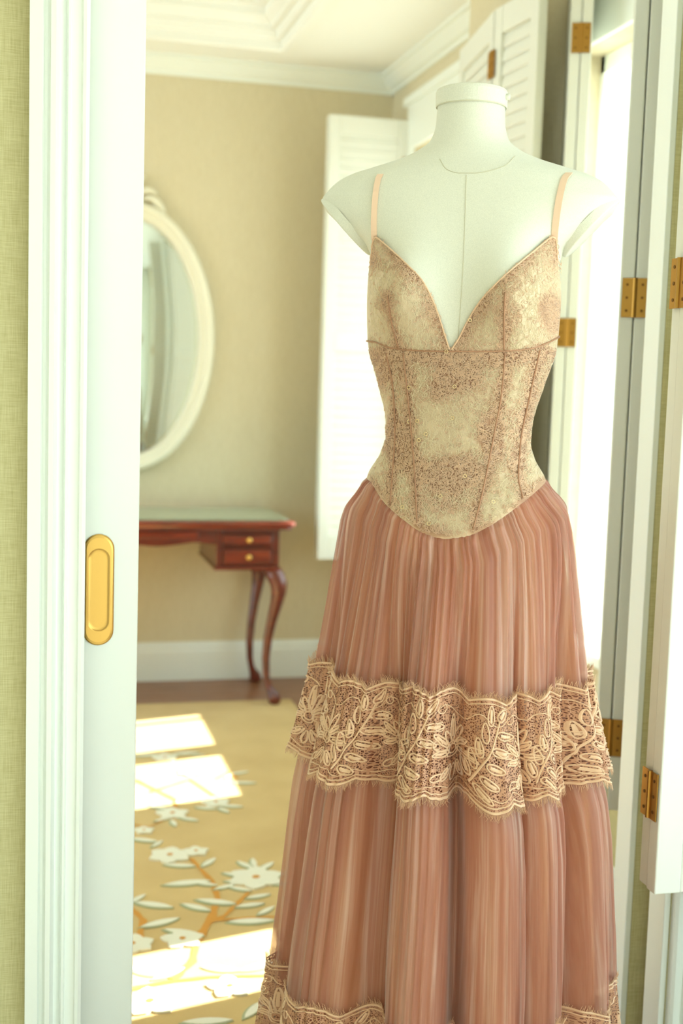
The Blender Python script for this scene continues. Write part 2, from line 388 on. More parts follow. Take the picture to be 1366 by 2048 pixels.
# ------------------------------------------------------------------ pocket door
dr = thing('sliding_door', 'white flush pocket door partly drawn from the left jamb with a gold pull', 'door', (.18, 1.975, 0))
dr.name = 'pocket_door'
XD = .180
box('leaf', (-.95, -.020, .012), (0, .020, 2.735), PAINT, dr, bevel=.002)
zt = onY(199, 1068, 1.955)[2]; zb = onY(199, 1290, 1.955)[2]; xc = onY(197, 1180, 1.955)[0]-XD; zc = (zt+zb)/2; hh = (zt-zb)/2; hw_ = .0235
def stadium(hw, hh, n=14):
    pts = []
    for k in range(n+1): q = math.pi*k/n; pts.append((hw*math.cos(q), hh-hw+hw*math.sin(q)))
    for k in range(n+1): q = math.pi+math.pi*k/n; pts.append((hw*math.cos(q), -hh+hw+hw*math.sin(q)))
    return pts
def loft_stadium(prof, name, mat, parent, close=True):
    vs = []; rings = [(stadium(a, b), y) for a, b, y in prof]; n = len(rings[0][0])
    for pts, y in rings: vs += [(xc+p[0], y, zc+p[1]) for p in pts]
    fs = [(i*n+k, i*n+(k+1) % n, (i+1)*n+(k+1) % n, (i+1)*n+k) for i in range(len(rings)-1) for k in range(n)]
    if close: fs.append(tuple((len(rings)-1)*n+k for k in range(n)))
    return mesh_obj(name, vs, fs, mat, parent, smooth=False)
iw = .0152; ih = hh-.0235
pl = loft_stadium([(hw_, hh, -.0200), (hw_, hh, -.0222), (hw_-.002, hh-.002, -.0240), (hw_-.0045, hh-.0055, -.0250), (iw+.0015, ih+.0015, -.0252), (iw, ih, -.0244), (iw, ih, -.0216)], 'flush_pull', SATINBRASS, dr, False)
pl['label'] = 'gold oval flush pull'
loft_stadium([(iw, ih, -.0216), (iw-.002, ih-.002, -.0208), (iw-.004, ih-.004, -.0205)], 'finger_recess', SATINBRASS, pl)

# ------------------------------------------------------------------ mirror
mo = onY(255, 676, YB-.03); MA, MBv = .352, .548
mr = thing('oval_mirror', 'oval wall mirror in a carved white frame above the desk', 'mirror', (0.424, YB-.012, 1.435))
def oval_loft(prof, name, mat, parent, n=96, cap=False):
    vs = []
    for off, y in prof:
        for k in range(n):
            q = 2*math.pi*k/n; vs.append(((MA+off)*math.cos(q), y, (MBv+off)*math.sin(q)))
    fs = [(i*n+k, i*n+(k+1) % n, (i+1)*n+(k+1) % n, (i+1)*n+k) for i in range(len(prof)-1) for k in range(n)]
    if cap: fs.append(tuple((len(prof)-1)*n+k for k in range(n)))
    return mesh_obj(name, vs, fs, mat, parent, smooth=True)
FRAMEP = simple('antique_white_frame', srgb(232, 228, 208), .5, bump=(70, .3, .002))
oval_loft([(0, .010), (0, -.024), (-.006, -.032), (-.016, -.035), (-.028, -.033), (-.036, -.024), (-.040, -.018), (-.046, -.020), (-.054, -.019), (-.060, -.012), (-.066, -.004), (-.066, .004)], 'frame', FRAMEP, mr)
oval_loft([(-.062, .000), (-.066, -.0015), (-.078, -.0025)], 'mirror_glass', MIRROR, mr, cap=True)
cb = MB()
for s_ in (-1, 1):
    for (x0, z0, L, an) in ((.02, .02, .09, 10), (.05, .012, .10, -22), (.02, .05, .06, 48), (.09, -.008, .07, -40)):
        a_ = math.radians(an); pts = []; rd = []
        for k in range(8):
            t = k/7; cx = x0+L*t*math.cos(a_); cz = MBv+z0+L*t*math.sin(a_)+.018*math.sin(math.pi*t); pts.append((s_*cx, -.014, cz)); rd.append(.003+.011*math.sin(math.pi*min(1, t*1.05))**.8)
        cb.tube(pts, rd, 8)
cb.lathe([(.001, -.03), (.018, -.02), (.024, 0), (.018, .02), (.001, .03)], 14, (0, -.016, MBv+.03))
cb.build('crest', FRAMEP, mr, smooth=True)

# ------------------------------------------------------------------ writing desk
DXR, DXL, DYF, DYB = 1.036, -.46, 4.690, 5.195
dk = thing('writing_desk', 'mahogany writing desk with cabriole legs and green leather top under the mirror', 'desk', (0, 0, 0))
dk.location = ((DXL+DXR)/2, (DYF+DYB)/2, 0); ox, oy = dk.location[0], dk.location[1]
hx, hy = (DXR-DXL)/2, (DYB-DYF)/2
def rounded(hx, hy, r, n=6):
    pts = []
    for (sx, sy, a0) in ((1, 1, 0), (-1, 1, 90), (-1, -1, 180), (1, -1, 270)):
        for k in range(n+1): q = math.radians(a0+90*k/n); pts.append((sx*(hx-r)+r*math.cos(q), sy*(hy-r)+r*math.sin(q)))
    return pts
ZT = .742
vs = []; prof = [(-.010, ZT-.036), (-.012, ZT-.030), (-.002, ZT-.026), (.003, ZT-.018), (.003, ZT-.010), (-.002, ZT-.004), (-.010, ZT-.001), (-.016, ZT)]
n = None
for ins, z in prof:
    p = rounded(hx+ins, hy+ins, .035); n = len(p); vs += [(a, b, z) for a, b in p]
fs = [(i*n+k, i*n+(k+1) % n, (i+1)*n+(k+1) % n, (i+1)*n+k) for i in range(len(prof)-1) for k in range(n)]
fs += [tuple(range(n))[::-1], tuple((len(prof)-1)*n+k for k in range(n))]
mesh_obj('desktop', vs, fs, MAHOGH, dk, smooth=False)
p = rounded(hx-.022, hy-.022, .03); MB().prism([(a, b, ZT+.0002) for a, b in p], (0, 0, .004)).build('leather_inset', LEATHER, dk)['label'] = 'sage green leather writing surface'
pxr, pxl = .976-ox, .730-ox; yf = DYF+.03-oy; ybk = DYB-.03-oy
for s_ in (1, -1):
    a, b = (pxl, pxr) if s_ > 0 else (-pxr, -pxl)
    c = MB(); c.box((a, yf, .560), (a+.022, ybk, ZT-.036)); c.box((b-.026, yf, .560), (b, ybk, ZT-.036)); c.box((a, ybk-.015, .56), (b, ybk, ZT-.036))
    c.box((a, yf, .553), (b, ybk, .566)); c.box((a+.022, yf, .634), (b-.026, yf+.03, .644)); c.box((a+.02, yf, ZT-.052), (b-.02, yf+.03, ZT-.036)); c.box((a, yf+.02, .70), (b, ybk, .706))
    c.build('pedestal_case', MAHOG, dk, bevel=.002)
    MB().box((a-.008, yf-.008, .548), (b+.008, ybk+.004, .558)).build('base_moulding', MAHOGH, dk, bevel=.003)
    for (z0, z1) in ((.569, .632), (.646, ZT-.054)):
        g = MB().box((a+.024, yf-.006, z0), (b-.028, yf+.25, z1)).build('drawer', MAHOG, dk, bevel=.003)
        MB().box((a+.034, yf-.008, z0+.009), (b-.038, yf-.005, z1-.009)).build('drawer_front', MAHOGH, g, bevel=.002)
        kb = MB().lathe([(.004, 0), (.004, .008), (.0095, .012), (.011, .017), (.008, .022), (.001, .024)], 14)
        kb.v = [((a+b)/2+.0+v[0], yf-.008-v[2], (z0+z1)/2+v[1]) for v in kb.v]
        kb.build('knob', SATINBRASS, g, smooth=True)
# centre apron with scalloped lower edge
pts = []; L = 2*pxl
xs = np.linspace(-pxl+.001, pxl-.001, 41)
for x in xs: u = abs(x)/pxl; pts.append((x, yf+.004, .652+.014*math.cos(u*math.pi*2.0)*(1-.3*u) - (.016 if u > .8 else 0)*((u-.8)/.2)))
MB().prism(pts+[(pxl-.001, yf+.004, ZT-.036), (-pxl+.001, yf+.004, ZT-.036)], (0, .02, 0)).build('apron', MAHOG, dk)
box('centre_drawer', (-pxl+.07, yf-.003, .672), (pxl-.07, yf+.02, ZT-.044), MAHOGH, dk, bevel=.003)
# cabriole legs
def cabriole(cx, cy, sx, sy, zf=0):
    rows = [(.548, .000, .030), (.535, .004, .034), (.515, .016, .036), (.490, .026, .034), (.455, .027, .0295), (.41, .019, .0245), (.34, .004, .020), (.26, -.010, .0175), (.18, -.016, .0155), (.11, -.012, .0135), (.075, -.004, .013), (.05, .006, .016), (.032, .018, .023), (.016, .022, .026), (.004, .020, .022), (0, .019, .018)]
    path = [(cx+sx*o*.9, cy+sy*o*.75, zf+z*(.548-zf)/.548) for z, o, r in rows]; return MB().tube(path, [r for z, o, r in rows], 16)
for (cx, sx) in ((pxr-.02, 1), (-pxr+.02, -1)):
    for (cy, sy) in ((yf+.03, -1), (ybk-.03, 1)):
        l = cabriole(cx, cy, sx, sy, .0125 if sy < 0 else 0).build('leg', MAHOG, dk, smooth=True)
        MB().lathe([(.030, .5485), (.036, .543), (.038, .537), (.033, .531)], 20, (cx+sx*.002, cy+sy*.002, 0)).build('collar', MAHOG, l, smooth=True)
# ------------------------------------------------------------------ rug
m = Mat('gold_wool_pile'); v = m.coord(); a_ = m.noise(v, 5, 4); b_ = m.noise(v, 420, 2)
m.link(m.ramp(a_, [(.3, srgb(196, 164, 102)), (.7, srgb(210, 180, 118))]), m.b.inputs['Base Color']); m.set(Roughness=.95, Sheen__Weight=.2); m.bump(b_, .5, .003); RUGM = m.m
RW = simple('ivory_wool', srgb(232, 230, 214), .95, bump=(420, .5, .003)); RG = simple('grey_green_wool', srgb(166, 172, 138), .95, bump=(420, .5, .003))
RO = simple('amber_wool', srgb(208, 148, 66), .95, bump=(420, .5, .003))
RX0, RX1, RY0, RY1, RZ = -2.0, 1.055, 2.30, 4.80, .012
rug = thing('rug', 'golden wool rug with white blossoms on amber branches, sunlit in patches', 'rug', (0, 3.5, 0))
box('pile_field', (RX0, RY0-3.5, .0005), (RX1, RY1-3.5, RZ), RUGM, rug, bevel=.004)
def fl_pt(px, py): p = onZ(px, py, RZ); return np.array([p[0], p[1]-3.5])
def flat_poly(pts, z0, z1): return MB().prism([(p[0], p[1], z0) for p in pts], (0, 0, z1-z0))
def leafpts(c, L, W, an, n=7):
    o = []
    for k in range(n+1): t = k/n; o.append((L*(t-.5), W*math.sin(math.pi*t)**.8/2))
    for k in range(1, n): t = 1-k/n; o.append((L*(t-.5), -W*math.sin(math.pi*t)**.8/2))
    ca, sa = math.cos(an), math.sin(an); return [(c[0]+x*ca-y*sa, c[1]+x*sa+y*ca) for x, y in o]
def rug_leaf(c, L, an, W=None):
    W = W or L*.30
    l = flat_poly(leafpts(c, L, W, an), RZ-.001, RZ+.0018+random.uniform(0,.0006)).build('leaf_motif', RG, rug)
    flat_poly(leafpts((c[0]+.004, c[1]+.003), L*.9, W*.74, an), RZ+.0012, RZ+.0030+random.uniform(0,.0006)).build('leaf_highlight', RW, l)
def rug_flower(c, r, npet=6):
    f = MB()
    for k in range(npet):
        q = 2*math.pi*k/npet+.3; cc = (c[0]+r*.55*math.cos(q), c[1]+r*.55*math.sin(q))
        f.prism([(p[0], p[1], RZ-.001) for p in leafpts(cc, r*.95, r*.78, q)], (0, 0, .0045+.0003*k))
    o = f.build('blossom_motif', RW, rug)
    flat_poly([(c[0]+r*.14*math.cos(k*math.pi/4), c[1]+r*.14*math.sin(k*math.pi/4)) for k in range(8)], RZ+.002, RZ+.0058).build('blossom_centre', RO, o)
nbr = [0]
def rug_branch(pts, wd):
    nbr[0] += 1; zb_ = RZ+.0012+.00012*nbr[0]
    P = [np.array(p) for p in pts]; Q = []
    for i in range(len(P)-1):
        for t in np.linspace(0, 1, 5)[:-1]: Q.append(P[i]*(1-t)+P[i+1]*t)
    Q.append(P[-1]); Lf = []; Rt = []
    for i, p in enumerate(Q):
        d = Q[min(i+1, len(Q)-1)]-Q[max(i-1, 0)]; d = d/np.linalg.norm(d); n_ = np.array([-d[1], d[0]]); ww = .72*wd*(1-.5*i/len(Q))/2*(1+.25*math.sin(i*2.1)); Lf.append(p+n_*ww); Rt.append(p-n_*ww)
    nL = len(Q); vs = [(p[0], p[1], zb_) for p in Lf]+[(p[0], p[1], zb_) for p in Rt]
    mesh_obj('branch_motif', vs, [(i, nL+i, nL+i+1, i+1) for i in range(nL-1)], RO, rug)
for pts, wd in (([(395,1882),(425,1832),(435,1795),(425,1765),(382,1718)], .030), ([(398,1872),(415,1848),(450,1832),(500,1782)], .026), ([(425,1842),(500,1836),(566,1834)], .016), ([(275,1885),(287,1842),(268,1822),(235,1800)], .026),
                ([(258,1980),(330,1965),(420,1955),(545,1952)], .02), ([(345,1960),(385,1925),(395,1882)], .03), ([(270,1560),(310,1580),(350,1600),(352,1625)], .02), ([(300,1585),(380,1560),(440,1600)], .016), ([(475,1558),(455,1545),(430,1560)], .014), ([(262,1640),(250,1660),(262,1690)], .02), ([(262,1650),(300,1655),(330,1640)], .012)):
    rug_branch([fl_pt(*p) for p in pts], wd)
for (px, py, r) in ((340,1712,.058),(392,1704,.036),(512,1757,.072),(345,1628,.05),(432,1606,.045),(330,1516,.045),(265,1890,.05),(365,1880,.05),(288,1662,.03),(300,2005,.06),(460,1975,.05),(380,1545,.04)):
    rug_flower(fl_pt(px, py), r, random.choice((5, 6)))
for (px, py, L, an) in ((478,1547,.07,.3),(488,1567,.08,-.2),(455,1555,.05,1.1),(285,1682,.09,-.5),(312,1690,.06,.9),(415,1727,.08,.9),(358,1733,.09,-.3),(372,1768,.13,.05),(408,1770,.07,-.5),(447,1776,.07,.4),(478,1780,.07,-.6),(488,1732,.07,2.1),(470,1752,.08,2.6),(505,1728,.07,1.5),(530,1735,.08,.8),(550,1752,.09,.1),(560,1770,.08,-.3),(472,1765,.07,2.9),
    (305,1812,.11,-.5),(272,1800,.07,.8),(390,1817,.09,-.7),(430,1806,.11,-.45),(498,1813,.08,.1),(515,1795,.07,.2),(530,1824,.07,.7),(318,1848,.11,.35),(366,1868,.11,-.55),(500,1845,.12,-.1),(505,2022,.09,.9),(528,2015,.06,-.2),(412,2046,.11,-.1),(360,1604,.06,.7),(320,1618,.08,2.5),(375,1640,.07,-.6),(325,1640,.07,-2.6),(345,1648,.06,-1.4),(410,1618,.07,2.7),(460,1614,.08,-.3),(445,1622,.06,-1.0),(290,1512,.09,.1),(370,1508,.1,.05),(395,1512,.05,.2),(335,1950,.09,.5),(440,1940,.09,-.4),(515,1935,.1,.3),(280,1945,.08,-.8)):
    rug_leaf(fl_pt(px, py), L, an)
for k in range(14):          # the rest of the border-less pattern, towards the left side of the rug
    cx = -1.8+.13*k+.05*math.sin(k*2.3); cy = -1.0+((k*53) % 100)/100*2.0
    rug_flower((cx, cy), .055, 6)
    for j in range(4): rug_leaf((cx+.12*math.cos(j*1.7+k), cy+.12*math.sin(j*1.7+k)), .09, j*1.7+k)
    rug_branch([np.array((cx, cy-.05)), np.array((cx+.08, cy-.2)), np.array((cx+.02, cy-.32))], .025)

# ------------------------------------------------------------------ dress form
FO = np.array([.643, 1.795]); VA = math.atan2(FO[0], FO[1]); FA = VA + math.radians(6)
er = np.array([math.cos(FA), -math.sin(FA)]); eb = np.array([math.sin(FA), math.cos(FA)])
DF = float((np.array([FO[0], FO[1], CAMH])-C0)@fw)
PXM = 1.885/F                      # metres per pixel at the form's axis
def zpx(y, x=920, D=1.885): return float(onD(x, y, D)[2])
def pchip(xs, ys, x):
    xs = np.asarray(xs, float); ys = np.asarray(ys, float); h = np.diff(xs); d = np.diff(ys)/h; mm = np.zeros_like(xs)
    for i in range(1, len(xs)-1):
        if d[i-1]*d[i] > 0: w1 = 2*h[i]+h[i-1]; w2 = h[i]+2*h[i-1]; mm[i] = (w1+w2)/(w1/d[i-1]+w2/d[i])
    mm[0] = d[0]; mm[-1] = d[-1]; x = np.asarray(x, float); xc_ = np.clip(x, xs[0], xs[-1]); i = np.clip(np.searchsorted(xs, xc_)-1, 0, len(h)-1)
    t = (xc_-xs[i])/h[i]; return (1+2*t)*(1-t)**2*ys[i]+t*(1-t)**2*h[i]*mm[i]+t*t*(3-2*t)*ys[i+1]+t*t*(t-1)*h[i]*mm[i+1]
TR = [(222,66,.050,.052,2),(260,68,.050,.054,2),(290,77,.052,.060,2),(310,101,.056,.067,2),(327,138,.060,.074,2),(345,196,.066,.080,2),(357,234,.070,.083,2.1),(372,262,.074,.086,2.2),(390,280,.078,.088,2.3),(407,291,.082,.090,2.4),
      (425,285,.085,.092,2.4),(445,266,.088,.094,2.4),(475,232,.093,.096,2.3),(500,197,.097,.098,2.3),(530,184,.101,.10,2.3),(600,186,.108,.10,2.2),(690,183,.108,.095,2.1),(760,164,.100,.090,2.1),(850,142,.092,.085,2.1),(880,141,.092,.085,2.1),(910,149,.095,.09,2.1),(955,174,.104,.10,2.1),(1010,186,.114,.112,2.1),(1080,188,.118,.118,2.1),(1105,184,.098,.115,2.1),(1200,182,.098,.112,2.1),(1260,150,.09,.09,2.1)]
TZ = np.array([zpx(r[0]) for r in TR])[::-1]; TC = [np.array([r[k] for r in TR], float)[::-1] for k in range(1, 5)]; TC[0] = TC[0]*PXM
ZB1 = zpx(605)
def prof_(z): return [pchip(TZ, c, z) for c in TC]
def bust(x, z):
    b = 0
    for s_ in (-1, 1):
        dz = z-ZB1; sz = np.where(dz > 0, .075, .050); b = b+np.exp(-((x-s_*.080)/.050)**2-(dz/sz)**2)
    return .046*b
def surf(phi, z, off=0.0):
    """phi 0 = front, + = viewer's right; returns local x,y(depth, + away),z"""
    hw, df, db, n = prof_(z); hw = hw+off; df = df+off; db = db+off
    s_, c_ = np.sin(phi), np.cos(phi)
    x = hw*np.sign(s_)*np.abs(s_)**(2/n); y = np.where(c_ >= 0, -df, db)*np.abs(c_)**(2/n)
    y = y-np.where(c_ > 0, bust(x, z)*np.clip(c_*1.6, 0, 1), 0)
    return np.stack([x, y, z+0*x], -1)
def front_y(x, z, off=0.0):
    hw, df, db, n = prof_(z); hw = hw+off; df = df+off; q = np.clip(np.abs(x)/hw, 0, .9999)
    c_ = np.sqrt(np.clip(1-q**n, 0, 1)); return -df*(1-q**n)**(1/n)-bust(x, z)*np.clip(c_*1.6, 0, 1)
def to_local(P): d = P[..., :2]-FO; return np.stack([d@er, d@eb, P[..., 2]], -1)
def pix_surf(px, py, off=0.003):
    """pixels -> (phi,z) on the torso front"""
    px = np.asarray(px, float); py = np.asarray(py, float)
    d = fw+cr*(px[..., None]-683)/F-cu*(py[..., None]-1024)/F; D = np.full(px.shape, 1.78)
    for _ in range(40):
        L = to_local(C0+d*D[..., None]); hw = prof_(L[..., 2])[0]+off
        D = D+np.clip(front_y(np.clip(L[..., 0], -hw*.999, hw*.999), L[..., 2], off)-L[..., 1], -.03, .03)*.8
    L = to_local(C0+d*D[..., None]); hw, df, db, n = prof_(L[..., 2]); q = np.clip(L[..., 0]/(hw+off), -1, 1)
    return np.arcsin(np.sign(q)*np.abs(q)**(n/2)), L[..., 2]
fm = thing('dress_form', 'cream linen-covered female dress form without head or arms, standing in the doorway', 'dress form', (FO[0], FO[1], 0), -FA)
def grid_faces(nr, nc, wrap=False):
    i = np.arange(nr*nc).reshape(nr, nc)
    if wrap: a, b, c, d = i[:-1], np.roll(i, -1, 1)[:-1], np.roll(i, -1, 1)[1:], i[1:]
    else: a, b, c, d = i[:-1, :-1], i[:-1, 1:], i[1:, 1:], i[1:, :-1]
    return np.stack([a, b, c, d], -1).reshape(-1, 4)
NP = 160; zz = np.concatenate([np.linspace(zpx(1258), zpx(445), 90), np.linspace(zpx(443), zpx(224), 110)]); ph = np.linspace(-math.pi, math.pi, NP, endpoint=False)
PH, ZZ = np.meshgrid(ph, zz); V = surf(PH, ZZ).reshape(-1, 3); Fc = grid_faces(len(zz), NP, True)
c0 = len(V); V = np.vstack([V, [[0, 0, zz[0]], [0, 0, zz[-1]]]])
k_ = np.arange(NP); Fa = np.stack([k_, (k_+1) % NP, np.full(NP, c0), np.full(NP, c0)], -1)
torso = mesh_obj('torso', V, Fc, LINEN, fm, smooth=True)
# neck cap
ncz = zpx(225); nct = zpx(192)
cp = []
for r_, z_ in ((.0515, ncz-.001), (.0528, ncz+.0015), (.0530, nct-.006), (.0515, nct-.002), (.047, nct)): cp.append((r_, z_))
b = MB(); b.lathe(cp, 48); o = b.build('neck_cap', LINEN, fm, smooth=False)
MB().lathe([(.0516, ncz-.0022), (.0524, ncz-.0012), (.0516, ncz-.0002)], 48, cap=False).build('neck_seam', THREAD, fm, smooth=True)
MB().tube([(.050, -.01, nct-.013), (.0565, -.012, nct-.013)], .0045, 10).build('cap_pin', LINEN, fm, smooth=True)
def seam_on(pts, name, rad, mat, parent, off=.0004, nsub=10):
    px = np.array([p[0] for p in pts], float); py = np.array([p[1] for p in pts], float); t = np.linspace(0, 1, len(pts)); tt = np.linspace(0, 1, nsub*(len(pts)-1)+1)
    a, z = pix_surf(pchip(t, px, tt), pchip(t, py, tt), off); P = surf(a, z, off)
    return MB().tube(P, rad, 6).build(name, mat, parent, smooth=True)
seam_on([(933,350),(931,420),(928,500),(922,600),(915,690)], 'centre_seam', .0006, THREAD, fm)
seam_on([(880,318),(893,338),(920,346),(950,346),(985,340),(1015,328),(1030,312)], 'neck_base_seam', .0006, THREAD, fm)
# arm plates: ovals closing the arm stubs
def arm_plate(sg):
    p0 = surf(np.array(sg*math.pi/2), np.array(zpx(403)), .001); p1 = surf(np.array(sg*math.pi/2), np.array(zpx(512)), .001)
    c = (p0+p1)/2; ax = (p0-p1)/2; La = np.linalg.norm(ax); ax = ax/La; ay = np.array([0, 1., 0]); nr = np.cross(ax, ay)*1.0
    if nr[0]*sg < 0: nr = -nr
    n = 40; vs = []; pr = [(1.0, -.010), (1.0, .002), (.985, .0035), (.95, .0042), (.5, .0055), (.02, .006)]
    for s_, h_ in pr:
        for k in range(n): q = 2*math.pi*k/n; vs.append(c+ax*La*s_*math.cos(q)+ay*.052*s_*math.sin(q)+nr*h_)
    fs = [(i*n+k, i*n+(k+1) % n, (i+1)*n+(k+1) % n, (i+1)*n+k) for i in range(len(pr)-1) for k in range(n)]
    o = mesh_obj('arm_plate', vs, fs, LINEN, fm, smooth=True)
    return o
arm_plate(-1); arm_plate(1)
MB().tube([(0, 0, .03), (0, 0, zpx(1250))], .016, 16).build('stand_pole', BRASS, fm, smooth=True)
MB().lathe([(.14, 0), (.14, .012), (.12, .02), (.03, .03), (.02, .05)], 32).build('stand_base', MAHOG, fm, smooth=False)

# ------------------------------------------------------------------ gown
gw = thing('evening_gown', 'blush tiered organza gown with beige lace corset bodice on the dress form', 'gown', (FO[0], FO[1], 0), -FA)
# materials
def cloth(name, ramp_stops, streak=(1, 1, 1), rough=.6, alpha=1.0, trans=.3, sheen=.3, attr=None, bumpd=.001, bumps=.4):
    m = Mat(name); uv = m.coord(streak, 'UV'); n = m.noise(uv, 1.0, 5, .6, .4)
    col = m.ramp(n, ramp_stops); m.link(col, m.b.inputs['Base Color']); m.set(Roughness=rough, Sheen__Weight=sheen, Sheen__Roughness=.4)
    bp = m.bump(n, bumps, bumpd)
    tl = m.node('ShaderNodeBsdfTranslucent'); m.link(col, tl.inputs[0]); m.link(bp.outputs[0], tl.inputs['Normal'])
    mx = m.node('ShaderNodeMixShader', i0=trans); m.link(m.b.outputs[0], mx.inputs[1]); m.link(tl.outputs[0], mx.inputs[2]); o = mx.outputs[0]
    if alpha < 1:
        tp = m.node('ShaderNodeBsdfTransparent'); m2 = m.node('ShaderNodeMixShader', i0=alpha); m.link(tp.outputs[0], m2.inputs[1]); m.link(o, m2.inputs[2]); o = m2.outputs[0]
    m.link(o, m.out.inputs[0]); return m.m
SHEER = cloth('rose_organza', [(.36, srgb(184, 120, 100)), (.52, srgb(208, 152, 132)), (.68, srgb(244, 214, 200))], (120, 1.5, 1), .36, .54, .35, .75)  # palest streaks paint the ridge highlights into the cloth colour
LINING = cloth('apricot_lining', [(.32, srgb(158, 96, 66)), (.5, srgb(196, 130, 82)), (.68, srgb(226, 170, 110))], (26, .9, 1), .5, 1, .15, .3)
m = Mat('lace_net_bodice'); v = m.coord((1, 1, 1)); at_ = m.node('ShaderNodeAttribute', _attribute_name='dens')
n1 = m.noise(v, 260, 3, .6, 1.0); ad = m.node('ShaderNodeMath', _operation='ADD'); m.link(at_.outputs['Fac'], ad.inputs[0]); sc_ = m.node('ShaderNodeMath', _operation='MULTIPLY_ADD', i1=.5, i2=-.25); m.link(n1, sc_.inputs[0]); m.link(sc_.outputs[0], ad.inputs[1])
m.link(m.ramp(ad.outputs[0], [(.05, srgb(210, 188, 156)), (.45, srgb(202, 168, 134)), (.95, srgb(172, 130, 100))]), m.b.inputs['Base Color']); m.set(Roughness=.65, Sheen__Weight=.3); m.bump(n1, .15, .0005); NETB = m.m
CORD = simple('beige_embroidery_cord', srgb(226, 188, 154), .5, bump=(900, .2, .0004), Sheen__Weight=.3)
FIBRE = simple('pale_silk_fibre', srgb(240, 224, 190), .45, Sheen__Weight=.3)
SEAMC = simple('taupe_seam_cord', srgb(168, 124, 94), .6)
STRAP = simple('blush_satin_strap', srgb(234, 200, 172), .35, Sheen__Weight=.3)
SEQ = simple('gold_sequin', srgb(236, 206, 160), .2, .8)

NECKL = [(742,520),(746,482),(752,475),(783,500),(815,530),(845,562),(866,602),(880,640),(890,672),(899,699)]
NECKR = [(903,699),(917,678),(932,648),(955,610),(985,575),(1022,540),(1068,502),(1104,474),(1112,480),(1115,520)]
UNDER = [(752,684),(790,697),(850,702),(905,703),(960,703),(1010,702),(1060,697),(1096,684),(1118,672)]
BOT = [(744,958),(770,1000),(810,1036),(850,1062),(890,1072),(930,1068),(980,1046),(1030,1011),(1072,976),(1098,950)]
def curve_phi(pts, off=.003, sub=12):
    t = np.linspace(0, 1, len(pts)); tt = np.linspace(0, 1, sub*(len(pts)-1)+1)
    a, z = pix_surf(pchip(t, [p[0] for p in pts], tt), pchip(t, [p[1] for p in pts], tt), off); o = np.argsort(a); return a[o], z[o]
ua, uz = curve_phi(UNDER); ba, bz = curve_phi(BOT); la, lz = curve_phi(NECKL); ra, rz_ = curve_phi(NECKR)
def wrap(a, z, zback):
    """extend a front curve round the back with a level zback"""
    return np.concatenate([[-math.pi, -2.3], a, [2.3, math.pi]]), np.concatenate([[zback, zback], z, [zback, zback]])
ua, uz = wrap(ua, uz, zpx(680)); ba_, bz_ = wrap(ba, bz, zpx(945))
SEAMS = {'left_inner': [(806,706),(814,780),(822,860),(830,960),(834,1046)], 'left_outer': [(772,706),(786,780),(790,860),(786,930),(780,1008)], 'right_inner': [(1010,706),(1004,780),(988,870),(966,980),(946,1060)],
         'right_outer': [(1080,700),(1060,790),(1042,880),(1037,950),(1046,996)], 'dart_left': [(775,592),(782,640),(797,698)], 'dart_right': [(1010,586),(1008,640),(1008,700)]}
def segd(px, py, pl):
    d = np.full(px.shape, 1e9)
    for (x0, y0), (x1, y1) in zip(pl[:-1], pl[1:]):
        t = np.clip(((px-x0)*(x1-x0)+(py-y0)*(y1-y0))/((x1-x0)**2+(y1-y0)**2), 0, 1); d = np.minimum(d, np.hypot(px-x0-t*(x1-x0), py-y0-t*(y1-y0)))
    return d
VN = RNG.uniform(0, 6.28, (6, 2))
def density(px, py):
    wob = sum(np.sin(px/(17+7*k)+VN[k, 0])*np.cos(py/(14+9*k)+VN[k, 1]) for k in range(4))*6
    D = np.exp(-np.clip(segd(px, py, NECKL)+wob-8, 0, None)/12); D = np.maximum(D, np.exp(-np.clip(segd(px, py, NECKR)+wob-8, 0, None)/14))
    for k, wd in (('left_inner', 9), ('left_outer', 8), ('right_inner', 8), ('right_outer', 9), ('dart_left', 5), ('dart_right', 5)):
        D = np.maximum(D, .95*np.exp(-np.clip(np.abs(segd(px, py, SEAMS[k])+wob*.7)-wd, 0, None)/7))
    D = np.maximum(D, np.where(py > 700, np.exp(-np.clip(py-700-22-wob*1.5, 0, None)/8), 0))
    D = np.maximum(D, np.exp(-np.clip(segd(px, py, BOT)+wob-4, 0, None)/6)*.8)
    for (cx, cy, rx, ry, s_) in ((915,745,62,58,1), (905,945,78,46,1), (985,860,30,60,.9), (1035,850,40,40,.6), (800,900,34,60,.8), (1105,630,30,50,.9), (1085,740,20,70,.6), (880,1000,40,26,.7), (765,740,22,50,.9), (1020,625,22,22,.7)):
        q = ((px-cx)/rx)**2+((py-cy)/ry)**2; D = np.maximum(D, s_*np.exp(-np.clip(np.sqrt(q)+wob*.02-.75, 0, None)*5))
    return np.clip(D, 0, 1)
def loc2px(P):
    W = C0*0+np.stack([FO[0]+P[..., 0]*er[0]+P[..., 1]*eb[0], FO[1]+P[..., 0]*er[1]+P[..., 1]*eb[1], P[..., 2]], -1)-C0
    zc_ = W@fw; return 683+F*(W@cr)/zc_, 1024-F*(W@cu)/zc_
def panel(name, phis, zlo, zhi, nr, off, wrap_):
    t = np.linspace(0, 1, nr)[:, None]; Z = zlo[None]*(1-t)+zhi[None]*t; P = np.broadcast_to(phis[None], Z.shape); V = surf(P, Z, off)
    px, py = loc2px(V); dens = density(px, py).ravel(); V = V.reshape(-1, 3)
    return mesh_obj(name, V, grid_faces(nr, len(phis), wrap_), NETB, gw, smooth=True, attr={'dens': dens})
ph = np.linspace(-math.pi, math.pi, 400, endpoint=False)
body = panel('bodice', ph, np.interp(ph, ba_, bz_)-.004, np.interp(ph, ua, uz), 70, .0035, True)
